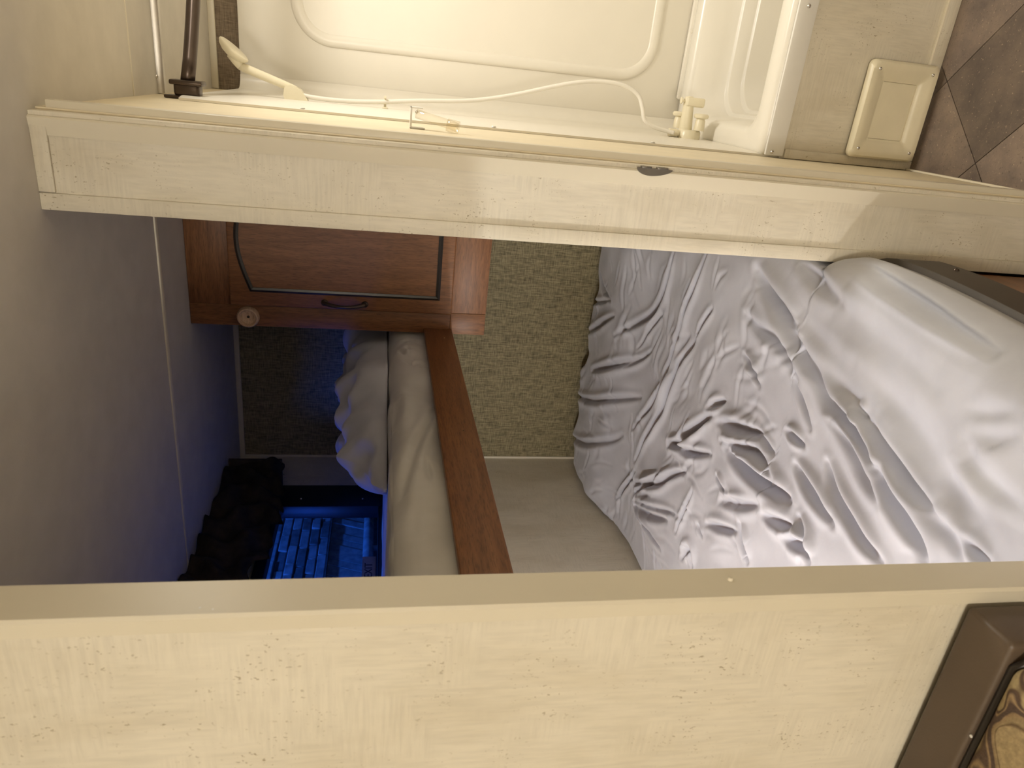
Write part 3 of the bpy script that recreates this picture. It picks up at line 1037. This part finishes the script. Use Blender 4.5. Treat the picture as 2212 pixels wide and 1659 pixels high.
# crumpled comforter heaped on the upper bunk
bm = bmesh.new()
na, nb = 150, 260
cx0, cx1, cy0, cy1 = -1.38, -0.840, 1.44, 2.79
ring = []
for i in range(na):
    u = i / (na - 1)
    row = []
    for j in range(nb):
        v = j / (nb - 1)
        y = cy0 + (cy1 - cy0) * v
        xl = max(cx0, -0.625 * y) + 0.02 * math.sin(7 * y)
        xr = cx1 - 0.085 * max(0, 1 - v / 0.40) ** 1.5 + 0.016 * math.sin(9 * y + 2) + 0.010 * math.sin(23 * y)
        x = xl + (xr - xl) * u
        # outline narrows towards the near end
        e = min(u, 1 - u) * (xr - xl); f_ = min(v / 0.22, (1 - v) / 0.06, 1.0)
        f_ = max(f_, 0) ** 0.6
        hh = 0.135 * (0.55 + 0.45 * v) * f_
        rnd = math.sqrt(max(0, 1 - (1 - min(e / 0.13, 1)) ** 2))
        z_ = 0.004 + hh * rnd
        wv = 0.010 * math.sin(24 * y + 7 * math.sin(9 * x) + 11 * x) + 0.008 * math.sin(37 * x - 15 * y + 3 * math.sin(8 * y)) + 0.006 * math.sin(52 * y + 20 * x)
        wv += 0.010 * abs(math.sin(13 * y - 9 * x + 2 * math.sin(5 * y)))
        z_ += 1.7 * wv * rnd * f_
        xx = x
        row.append(bm.verts.new((xx, y, 1.4745 + max(z_, 0.0))))
    ring.append(row)
for i in range(na - 1):
    for j in range(nb - 1):
        bm.faces.new((ring[i][j], ring[i + 1][j], ring[i + 1][j + 1], ring[i][j + 1]))
per = [ring[i][0] for i in range(na)] + [ring[-1][j] for j in range(1, nb)] + [ring[i][-1] for i in range(na - 2, -1, -1)] + [ring[0][j] for j in range(nb - 2, 0, -1)]
low = [bm.verts.new((v.co.x, v.co.y, 1.4705)) for v in per]
for k in range(len(per)):
    bm.faces.new((per[k], per[(k + 1) % len(per)], low[(k + 1) % len(per)], low[k]))
bm.faces.new(low)
cf = build('comforter', bm, 'comforter', None, True)
tag(cf, 'crumpled grey comforter heaped on the upper bunk, tinged blue by the window', 'comforter')

# ------------------------------------------------------------------ dinette bench at the partition
BZ = 0.775
by0, by1, bxr = 0.513, 0.581, -0.533
be = empty('dinette_bench', (-1.0, 0.3, 0.0), 'dinette bench with brown vinyl back and patterned cushions against the partition', 'bench')
box('back_shell', -1.55, bxr, by0, by1, 0.02, BZ, 'vinyl', be, 0.007, 4)
box('seat_base', -1.55, bxr - 0.01, 0.02, by0 - 0.002, 0.0, 0.33, 'seat_base', be, 0.003)
box('seat_cushion', -1.55, bxr - 0.012, 0.00, 0.375, 0.332, 0.45, 'pattern', be, 0.03, 5)
bm = bmesh.new()
add_box(bm, -1.545, bxr - 0.016, 0.380, by0 - 0.005, 0.452, BZ - 0.004, 0.022, 5)
for v in bm.verts:   # puff the cushion face and crown
    if v.co.z > 0.6:
        v.co.z += 0.004 * math.sin((v.co.x + 1.0) * 3)
build('back_cushion', bm, 'pattern', be, 'auto')
bm = bmesh.new()
add_tube(bm, [(-1.54, by0 - 0.004, BZ - 0.012), (bxr - 0.03, by0 - 0.004, BZ - 0.012), (bxr - 0.014, by0 - 0.012, BZ - 0.018), (bxr - 0.012, by0 - 0.012, 0.46)], 0.005, 8)
build('piping', bm, 'bead', be, True)
bm = bmesh.new(); add_lathe(bm, onz(2098, 1590, BZ - 0.003), (0, 0, 1), [(0, 0.0022), (0.001, 0.0018)], 8)
build('lint', bm, 'white', be)

# ------------------------------------------------------------------ shower and tub
su = empty('shower_surround', (0.4, SY, 0.40), 'cream moulded plastic shower surround with a raised rounded-rectangle bead', 'shower surround')
SZT = 1.985
box('back_panel', PX1 + 0.02, XR - 0.002, SY - 0.016, SY - 0.001, 0.36, SZT, 'plastic', su, 0.003)
bm = bmesh.new()
# end panel with a coved back corner, overlapping the wall
pts = [(PX1 + 0.0045, TUBY + 0.012), (PX1 + 0.010, TUBY + 0.012), (PX1 + 0.014, TUBY + 0.04)]
for k in range(11):
    a = math.pi / 2 * k / 10
    pts.append((PX1 + 0.014 + 0.045 * (1 - math.cos(a)), SY - 0.017 - 0.045 + 0.045 * math.sin(a)))
pts += [(PX1 + 0.0045, SY - 0.017)]
add_poly_prism(bm, pts, 'z', 0.405, SZT)
build('end_panel', bm, 'plastic', su, 'auto')
box('end_panel', XR - 0.016, XR - 0.002, TUBY + 0.012, SY - 0.017, 0.43, SZT, 'plastic', su, 0.003)
# raised bead: a broad low rounded ridge
loop = [(a, SY - 0.0165, b) for a, b in rrect(0.075, 0.86, 0.545, 1.795, 0.115, 12)]
bm = bmesh.new()
add_tube(bm, loop, 0.021, 14, True, (1, 0.55, 1))
build('bead', bm, 'plastic', su, True)
bm = bmesh.new()
add_poly_prism(bm, rrect(0.085, 0.85, 0.555, 1.785, 0.105, 12), 'y', SY - 0.021, SY - 0.0155)
build('raised_panel', bm, 'plastic', su)
for zz in (1.70, 1.22, 0.78):
    for yy in (TUBY + 0.022,):
        lathe('screw_cap', (PX1 + 0.012, yy, zz), (1, 0, 0), [(0, 0.006), (0.002, 0.005), (0.003, 0.002)], 'hose', su, 12)

tb = empty('bathtub', (0.45, 2.3, 0.0), 'pale moulded bathtub with stepped inner walls and white front flange', 'bathtub')
TX0, TX1 = PX1 + 0.008, XR - 0.004
ty0, ty1 = TUBY + 0.002, SY - 0.020
prof = [(0.0, 0.412, .02), (0.0, 0.458, .02), (0.006, 0.468, .022), (0.016, 0.472, .03), (0.060, 0.472, .06), (0.074, 0.466, .075), (0.086, 0.448, .09),
        (0.098, 0.37, .10), (0.103, 0.335, .105), (0.106, 0.331, .105), (0.117, 0.329, .11), (0.119, 0.325, .11), (0.124, 0.285, .115), (0.127, 0.281, .115), (0.138, 0.279, .12), (0.140, 0.275, .12),
        (0.152, 0.16, .13), (0.175, 0.115, .15), (0.25, 0.10, .16)]
bm = bmesh.new()
rings = []
for ins, z_, rad in prof:
    pp = rrect(TX0 + ins * 0.8, TX1 - ins, ty0 + ins, ty1 - ins * 0.75, rad, 10)
    rings.append([bm.verts.new((a, b, z_ - 0.060 * min(1, max(0, (b - ty0 - 0.05) / 0.62)))) for a, b in pp])
for a, b in zip(rings, rings[1:]):
    for k in range(len(a)):
        bm.faces.new((a[k], a[(k + 1) % len(a)], b[(k + 1) % len(b)], b[k]))
bm.faces.new(rings[-1])
build('basin', bm, 'tub', tb, True)
fo = box('front_flange', PX1 + 0.010, TX1, TUBY - 0.010, TUBY - 0.001, 0.408, 0.462, 'white', tb, 0.003)
for q in ((1747, 13), (1667, 328)):
    p = ony(*q, TUBY - 0.010)
    screw(fo, (float(p[0]), TUBY - 0.010, float(p[2])), (0, -1, 0), 0.0055)
bk = box('back_flange', 0.015, TX1 - 0.03, SY - 0.034, SY - 0.019, 0.372, 0.425, 'tub', tb, 0.004)
for q in ((1495, 67), (1467, 210)):
    p = ony(*q, SY - 0.034)
    lathe('screw_cap', (float(p[0]), SY - 0.034, float(p[2])), (0, -1, 0), [(0, 0.0085), (0.002, 0.007), (0.003, 0.003)], 'plastic', bk, 14)

# wall under the tub front with its battens, and the access hatch
tw = struct(box('wall_tub', PX1 + 0.005, XR, TUBY, TUBY + 0.018, 0, 0.4105, 'panel'), 'printed panel under the tub front in the bathroom', 'wall')
box('corner_batten', PX1 + 0.006, PX1 + 0.030, TUBY - 0.006, TUBY, 0.0, 0.402, 'panel', tw, 0.0012)
box('base_batten', PX1 + 0.031, XR, TUBY - 0.006, TUBY, 0.0, 0.034, 'panel', tw, 0.0012)
box('white_edge', PX1 + 0.031, XR, TUBY - 0.009, TUBY, 0.0345, 0.0395, 'trim_light', tw, 0.001)
bb = struct(box('baseboard_bath', PX1 + 0.0045, PX1 + 0.010, PY + 0.06, TUBY - 0.008, 0.0, 0.014, 'trim_light', None, 0.001), 'thin pale strip at the foot of the bathroom side wall', 'baseboard')

HY = TUBY - 0.0105
hx0, hx1, hz0, hz1 = -0.090, 0.162, 0.012, 0.222
ah = empty('access_hatch', ((hx0 + hx1) / 2, HY, hz0), 'cream plastic access hatch with stepped frame and four screws, under the tub', 'access hatch')
bm = bmesh.new()
prof = [(0.0, 0.0, .016), (0.0, 0.010, .016), (0.006, 0.018, .017), (0.014, 0.0195, .016), (0.024, 0.0185, .012), (0.030, 0.0150, .010), (0.040, 0.0135, .008), (0.046, 0.0085, .006), (0.052, 0.0060, .005), (0.053, 0.0025, .004)]
rings = []
for ins, dep, rad in prof:
    pp = rrect(hx0 + ins, hx1 - ins, hz0 + ins, hz1 - ins, rad, 6)
    rings.append([bm.verts.new((a, HY - dep, b)) for a, b in pp])
for a, b in zip(rings, rings[1:]):
    for k in range(len(a)):
        bm.faces.new((a[k], a[(k + 1) % len(a)], b[(k + 1) % len(b)], b[k]))
bm.faces.new(rings[0])
build('frame', bm, 'ivory', ah, 'auto')
box('cover', hx0 + 0.0535, hx1 - 0.0535, HY - 0.0035, HY - 0.0002, hz0 + 0.0535, hz1 - 0.0535, 'ivory', ah)
for sx in (hx0 + 0.024, hx1 - 0.024):
    for sz in (hz0 + 0.024, hz1 - 0.024):
        screw(ah, (sx, HY - 0.0172, sz), (0, -1, 0), 0.0048)

# hand shower, hose and clip
WX = PX1 + 0.014
HSY = 2.29
hs = empty('hand_shower', (WX, HSY, 1.70), 'ivory hand shower resting in its wall bracket above the tub', 'hand shower')
bm = bmesh.new()
add_poly_prism(bm, [(WX, 1.722), (WX + 0.004, 1.722), (WX + 0.030, 1.742), (WX + 0.040, 1.770), (WX + 0.032, 1.786), (WX + 0.010, 1.790), (WX, 1.786)], 'y', HSY - 0.018, HSY + 0.018)
build('wall_bracket', bm, 'ivory', hs, 'auto')
a = Vector((WX + 0.030, HSY, 1.765)); b = Vector((-0.030, HSY - 0.004, 1.905))
bm = bmesh.new()
add_tube(bm, [a + (b - a) * t for t in (-0.12, 0.0, 0.25, 0.7, 0.95, 1.04)], [0.009, 0.0105, 0.0115, 0.012, 0.012, 0.010], 16)
build('handle', bm, 'ivory', hs, True)
hc = Vector((0.006, HSY - 0.006, 1.926))
axd = Vector((0.78, -0.05, -0.62)).normalized()
bm = bmesh.new()
add_lathe(bm, hc - axd * 0.014, axd, [(0, 0.010), (0.004, 0.026), (0.012, 0.040), (0.020, 0.0455), (0.024, 0.0455), (0.026, 0.042), (0.0255, 0.0)], 32)
add_tube(bm, [b, (b + hc) / 2 - axd * 0.004, hc - axd * 0.006], [0.0115, 0.013, 0.014], 14)
build('spray_head', bm, 'ivory', hs, True)
hpix = [(655, 206), (700, 214), (760, 219), (830, 220), (900, 218), (1000, 218), (1060, 213), (1120, 203), (1200, 186), (1250, 178), (1295, 176), (1345, 184), (1378, 205), (1388, 235), (1392, 258), (1410, 273), (1440, 283), (1456, 287)]
hp = []
for i, q in enumerate(hpix):
    t = i / (len(hpix) - 1)
    Yh = HSY - 0.002 + 0.03 * math.sin(math.pi * t)
    P = ony(q[0], q[1], Yh)
    hp.append((max(P[0], WX + 0.009), P[1], P[2]))
bm = bmesh.new(); add_tube(bm, catmull([a - (b - a) * 0.10] + [Vector(h) for h in hp], 6), 0.0066, 12)
build('hose', bm, 'hose', hs, True)
P = ony(832, 220, HSY)
cl = empty('hose_clip', (WX, HSY, float(P[2]) - 0.01), 'small ivory clip holding the shower hose to the wall', 'clip')
bm = bmesh.new()
add_box(bm, WX + 0.0002, WX + 0.004, HSY - 0.014, HSY + 0.022, float(P[2]) - 0.008, float(P[2]) + 0.008, 0.001)
add_tube(bm, [(WX + 0.003, HSY + 0.018, float(P[2])), (WX + 0.012, HSY + 0.020, float(P[2])), (WX + 0.026, HSY + 0.016, float(P[2])), (WX + 0.032, HSY + 0.004, float(P[2]))], 0.0035, 8)
build('hook', bm, 'ivory', cl, 'auto')

# tub faucet on the end wall
FY, FZ = 2.31, 0.520
fa = empty('tub_faucet', (WX, FY, FZ - 0.05), 'ivory plastic tub faucet with two knobs, spout and hose outlet', 'faucet')
FX = WX
lathe('escutcheon', (FX, FY, FZ), (1, 0, 0), [(0, 0.038), (0.020, 0.037), (0.026, 0.033), (0.027, 0.0)], 'ivory', fa, 28)
bm = bmesh.new()
add_lathe(bm, (FX + 0.026, FY + 0.005, FZ + 0.012), (1, 0.0, 0.06), [(0, 0.021), (0.02, 0.020), (0.075, 0.017), (0.092, 0.0165), (0.100, 0.012), (0.102, 0.0)], 20)
add_box(bm, FX + 0.096, FX + 0.124, FY - 0.014, FY + 0.020, FZ - 0.032, FZ + 0.030, 0.006, 3)
sp = build('spout', bm, 'ivory', fa, 'auto')
lathe('diverter', (FX + 0.112, FY + 0.004, FZ + 0.030), (0, 0, 1), [(0, 0.004), (0.010, 0.004), (0.011, 0.010), (0.015, 0.010), (0.016, 0.0)], 'ivory', sp, 16)
for (dy, dz) in ((-0.024, -0.022), (0.028, 0.030)):
    kb = lathe('knob', (FX + 0.027, FY + dy, FZ + dz), (1, 0, 0), [(0, 0.017), (0.030, 0.0155), (0.036, 0.013), (0.038, 0.021), (0.042, 0.024), (0.047, 0.024), (0.051, 0.020), (0.052, 0.0)], 'ivory', fa, 24)
bm = bmesh.new()
add_lathe(bm, (FX + 0.013, FY - 0.004, FZ + 0.036), (0, 0, 1), [(0, 0.010), (0.008, 0.010), (0.0085, 0.013), (0.034, 0.013), (0.035, 0.009)], 18)
build('hose_nut', bm, 'ivory', fa, 'auto')

# shower rod
rd = empty('shower_rod', (WX, 1.99, 1.94), 'dark bronze shower rod with its bracket on the end wall', 'shower rod')
RB = Vector((WX - 0.008, 1.985, 1.978))
bm = bmesh.new()
add_box(bm, PX1 + 0.0045, PX1 + 0.012, RB.y - 0.026, RB.y + 0.026, RB.z - 0.052, RB.z + 0.052, 0.003)
add_box(bm, PX1 + 0.010, PX1 + 0.042, RB.y - 0.022, RB.y + 0.022, RB.z - 0.030, RB.z + 0.030, 0.008, 3)
build('bracket', bm, 'bronze', rd, 'auto')
bm = bmesh.new()
add_box(bm, PX1 + 0.036, PX1 + 0.048, RB.y - 0.027, RB.y + 0.027, RB.z - 0.038, RB.z + 0.038, 0.004)
build('bracket_cap', bm, 'bronze', rd, 'auto')
arc = []
for k in range(25):
    t = k / 24
    x = PX1 + 0.045 + (XR - 0.02 - PX1 - 0.045) * t
    arc.append((x, RB.y + 0.235 * math.sin(math.pi * t) ** 0.9 * 0.9, RB.z))
bm = bmesh.new(); add_tube(bm, arc, 0.0165, 16)
build('rod', bm, 'bronze', rd, True)

# aluminium track on the ceiling
tr = empty('ceiling_track', (0.45, 2.11, CEIL - 0.02), 'brushed aluminium track screwed to the ceiling over the tub', 'track')
bm = bmesh.new()
add_poly_prism(bm, [(2.098, CEIL), (2.098, CEIL - 0.010), (2.102, CEIL - 0.016), (2.112, CEIL - 0.018), (2.121, CEIL - 0.013), (2.124, CEIL)], 'x', PX1 + 0.006, XR)
build('channel', bm, 'alu', tr, 'auto')
p = onz(332, 165, CEIL - 0.002)
screw(tr, (float(p[0]), 2.094, CEIL), (0, 0, -1), 0.0045)

# clear plastic door holder on the bathroom wall
dh = empty('door_holder', (PX1 + 0.005, 1.66, 1.33), 'clear plastic door holder strap screwed to the bathroom wall', 'door holder')
Yh = 1.70
pa = ony(880, 256, Yh); pb = ony(975, 283, Yh)
zA, zB = float(pa[2]), float(pb[2])
xw = PX1 + 0.0045
bm = bmesh.new()
add_box(bm, xw, xw + 0.046, Yh - 0.003, Yh + 0.026, zA - 0.010, zA - 0.006, 0.001)
add_box(bm, xw + 0.043, xw + 0.046, Yh - 0.003, Yh + 0.026, zA - 0.034, zA - 0.006, 0.001)
add_box(bm, xw, xw + 0.003, Yh - 0.003, Yh + 0.026, zA - 0.040, zA - 0.006, 0.001)
build('wall_clip', bm, 'white', dh, 'auto')
bm = bmesh.new()
add_tube(bm, [(xw + 0.032, Yh, zA - 0.020), (xw + 0.024, Yh - 0.012, zA - 0.06), (xw + 0.016, Yh - 0.022, zA - 0.10), (xw + 0.012, Yh - 0.026, zB - 0.01)], 0.010, 12)
add_tube(bm, [(xw + 0.016, Yh - 0.020, zB + 0.012), (xw + 0.012, Yh - 0.026, zB - 0.014)], 0.014, 12)
build('strap', bm, 'clear', dh, True)
screw(dh, (xw + 0.036, Yh - 0.003, zA - 0.020), (0, -1, 0), 0.0035)

# ------------------------------------------------------------------ the lamps themselves, out of frame
bl = empty('bunk_lamp', (BUNK[0], BUNK[1], 1.24), 'small puck lamp fixed under the upper bunk beside the partition', 'lamp')
lathe('base', (BUNK[0], BUNK[1], 1.2695), (0, 0, -1), [(0, 0.035), (0.020, 0.035), (0.026, 0.028), (0.0265, 0.0)], 'white', bl, 24)
gl = empty('ceiling_lamp', (LIVE[0], LIVE[1], CEIL), 'round globe lamp on the living area ceiling', 'lamp')
lathe('base', (LIVE[0], LIVE[1], CEIL), (0, 0, -1), [(0, 0.09), (0.012, 0.09), (0.016, 0.06), (0.0165, 0.0)], 'white', gl, 32)
bt = empty('bath_lamp', (0.60, 1.92, CEIL - 0.012), 'square flush lamp on the bathroom ceiling', 'lamp')
box('base', 0.46, 0.74, 1.78, 2.06, CEIL - 0.012, CEIL - 0.0005, 'white', bt, 0.004)
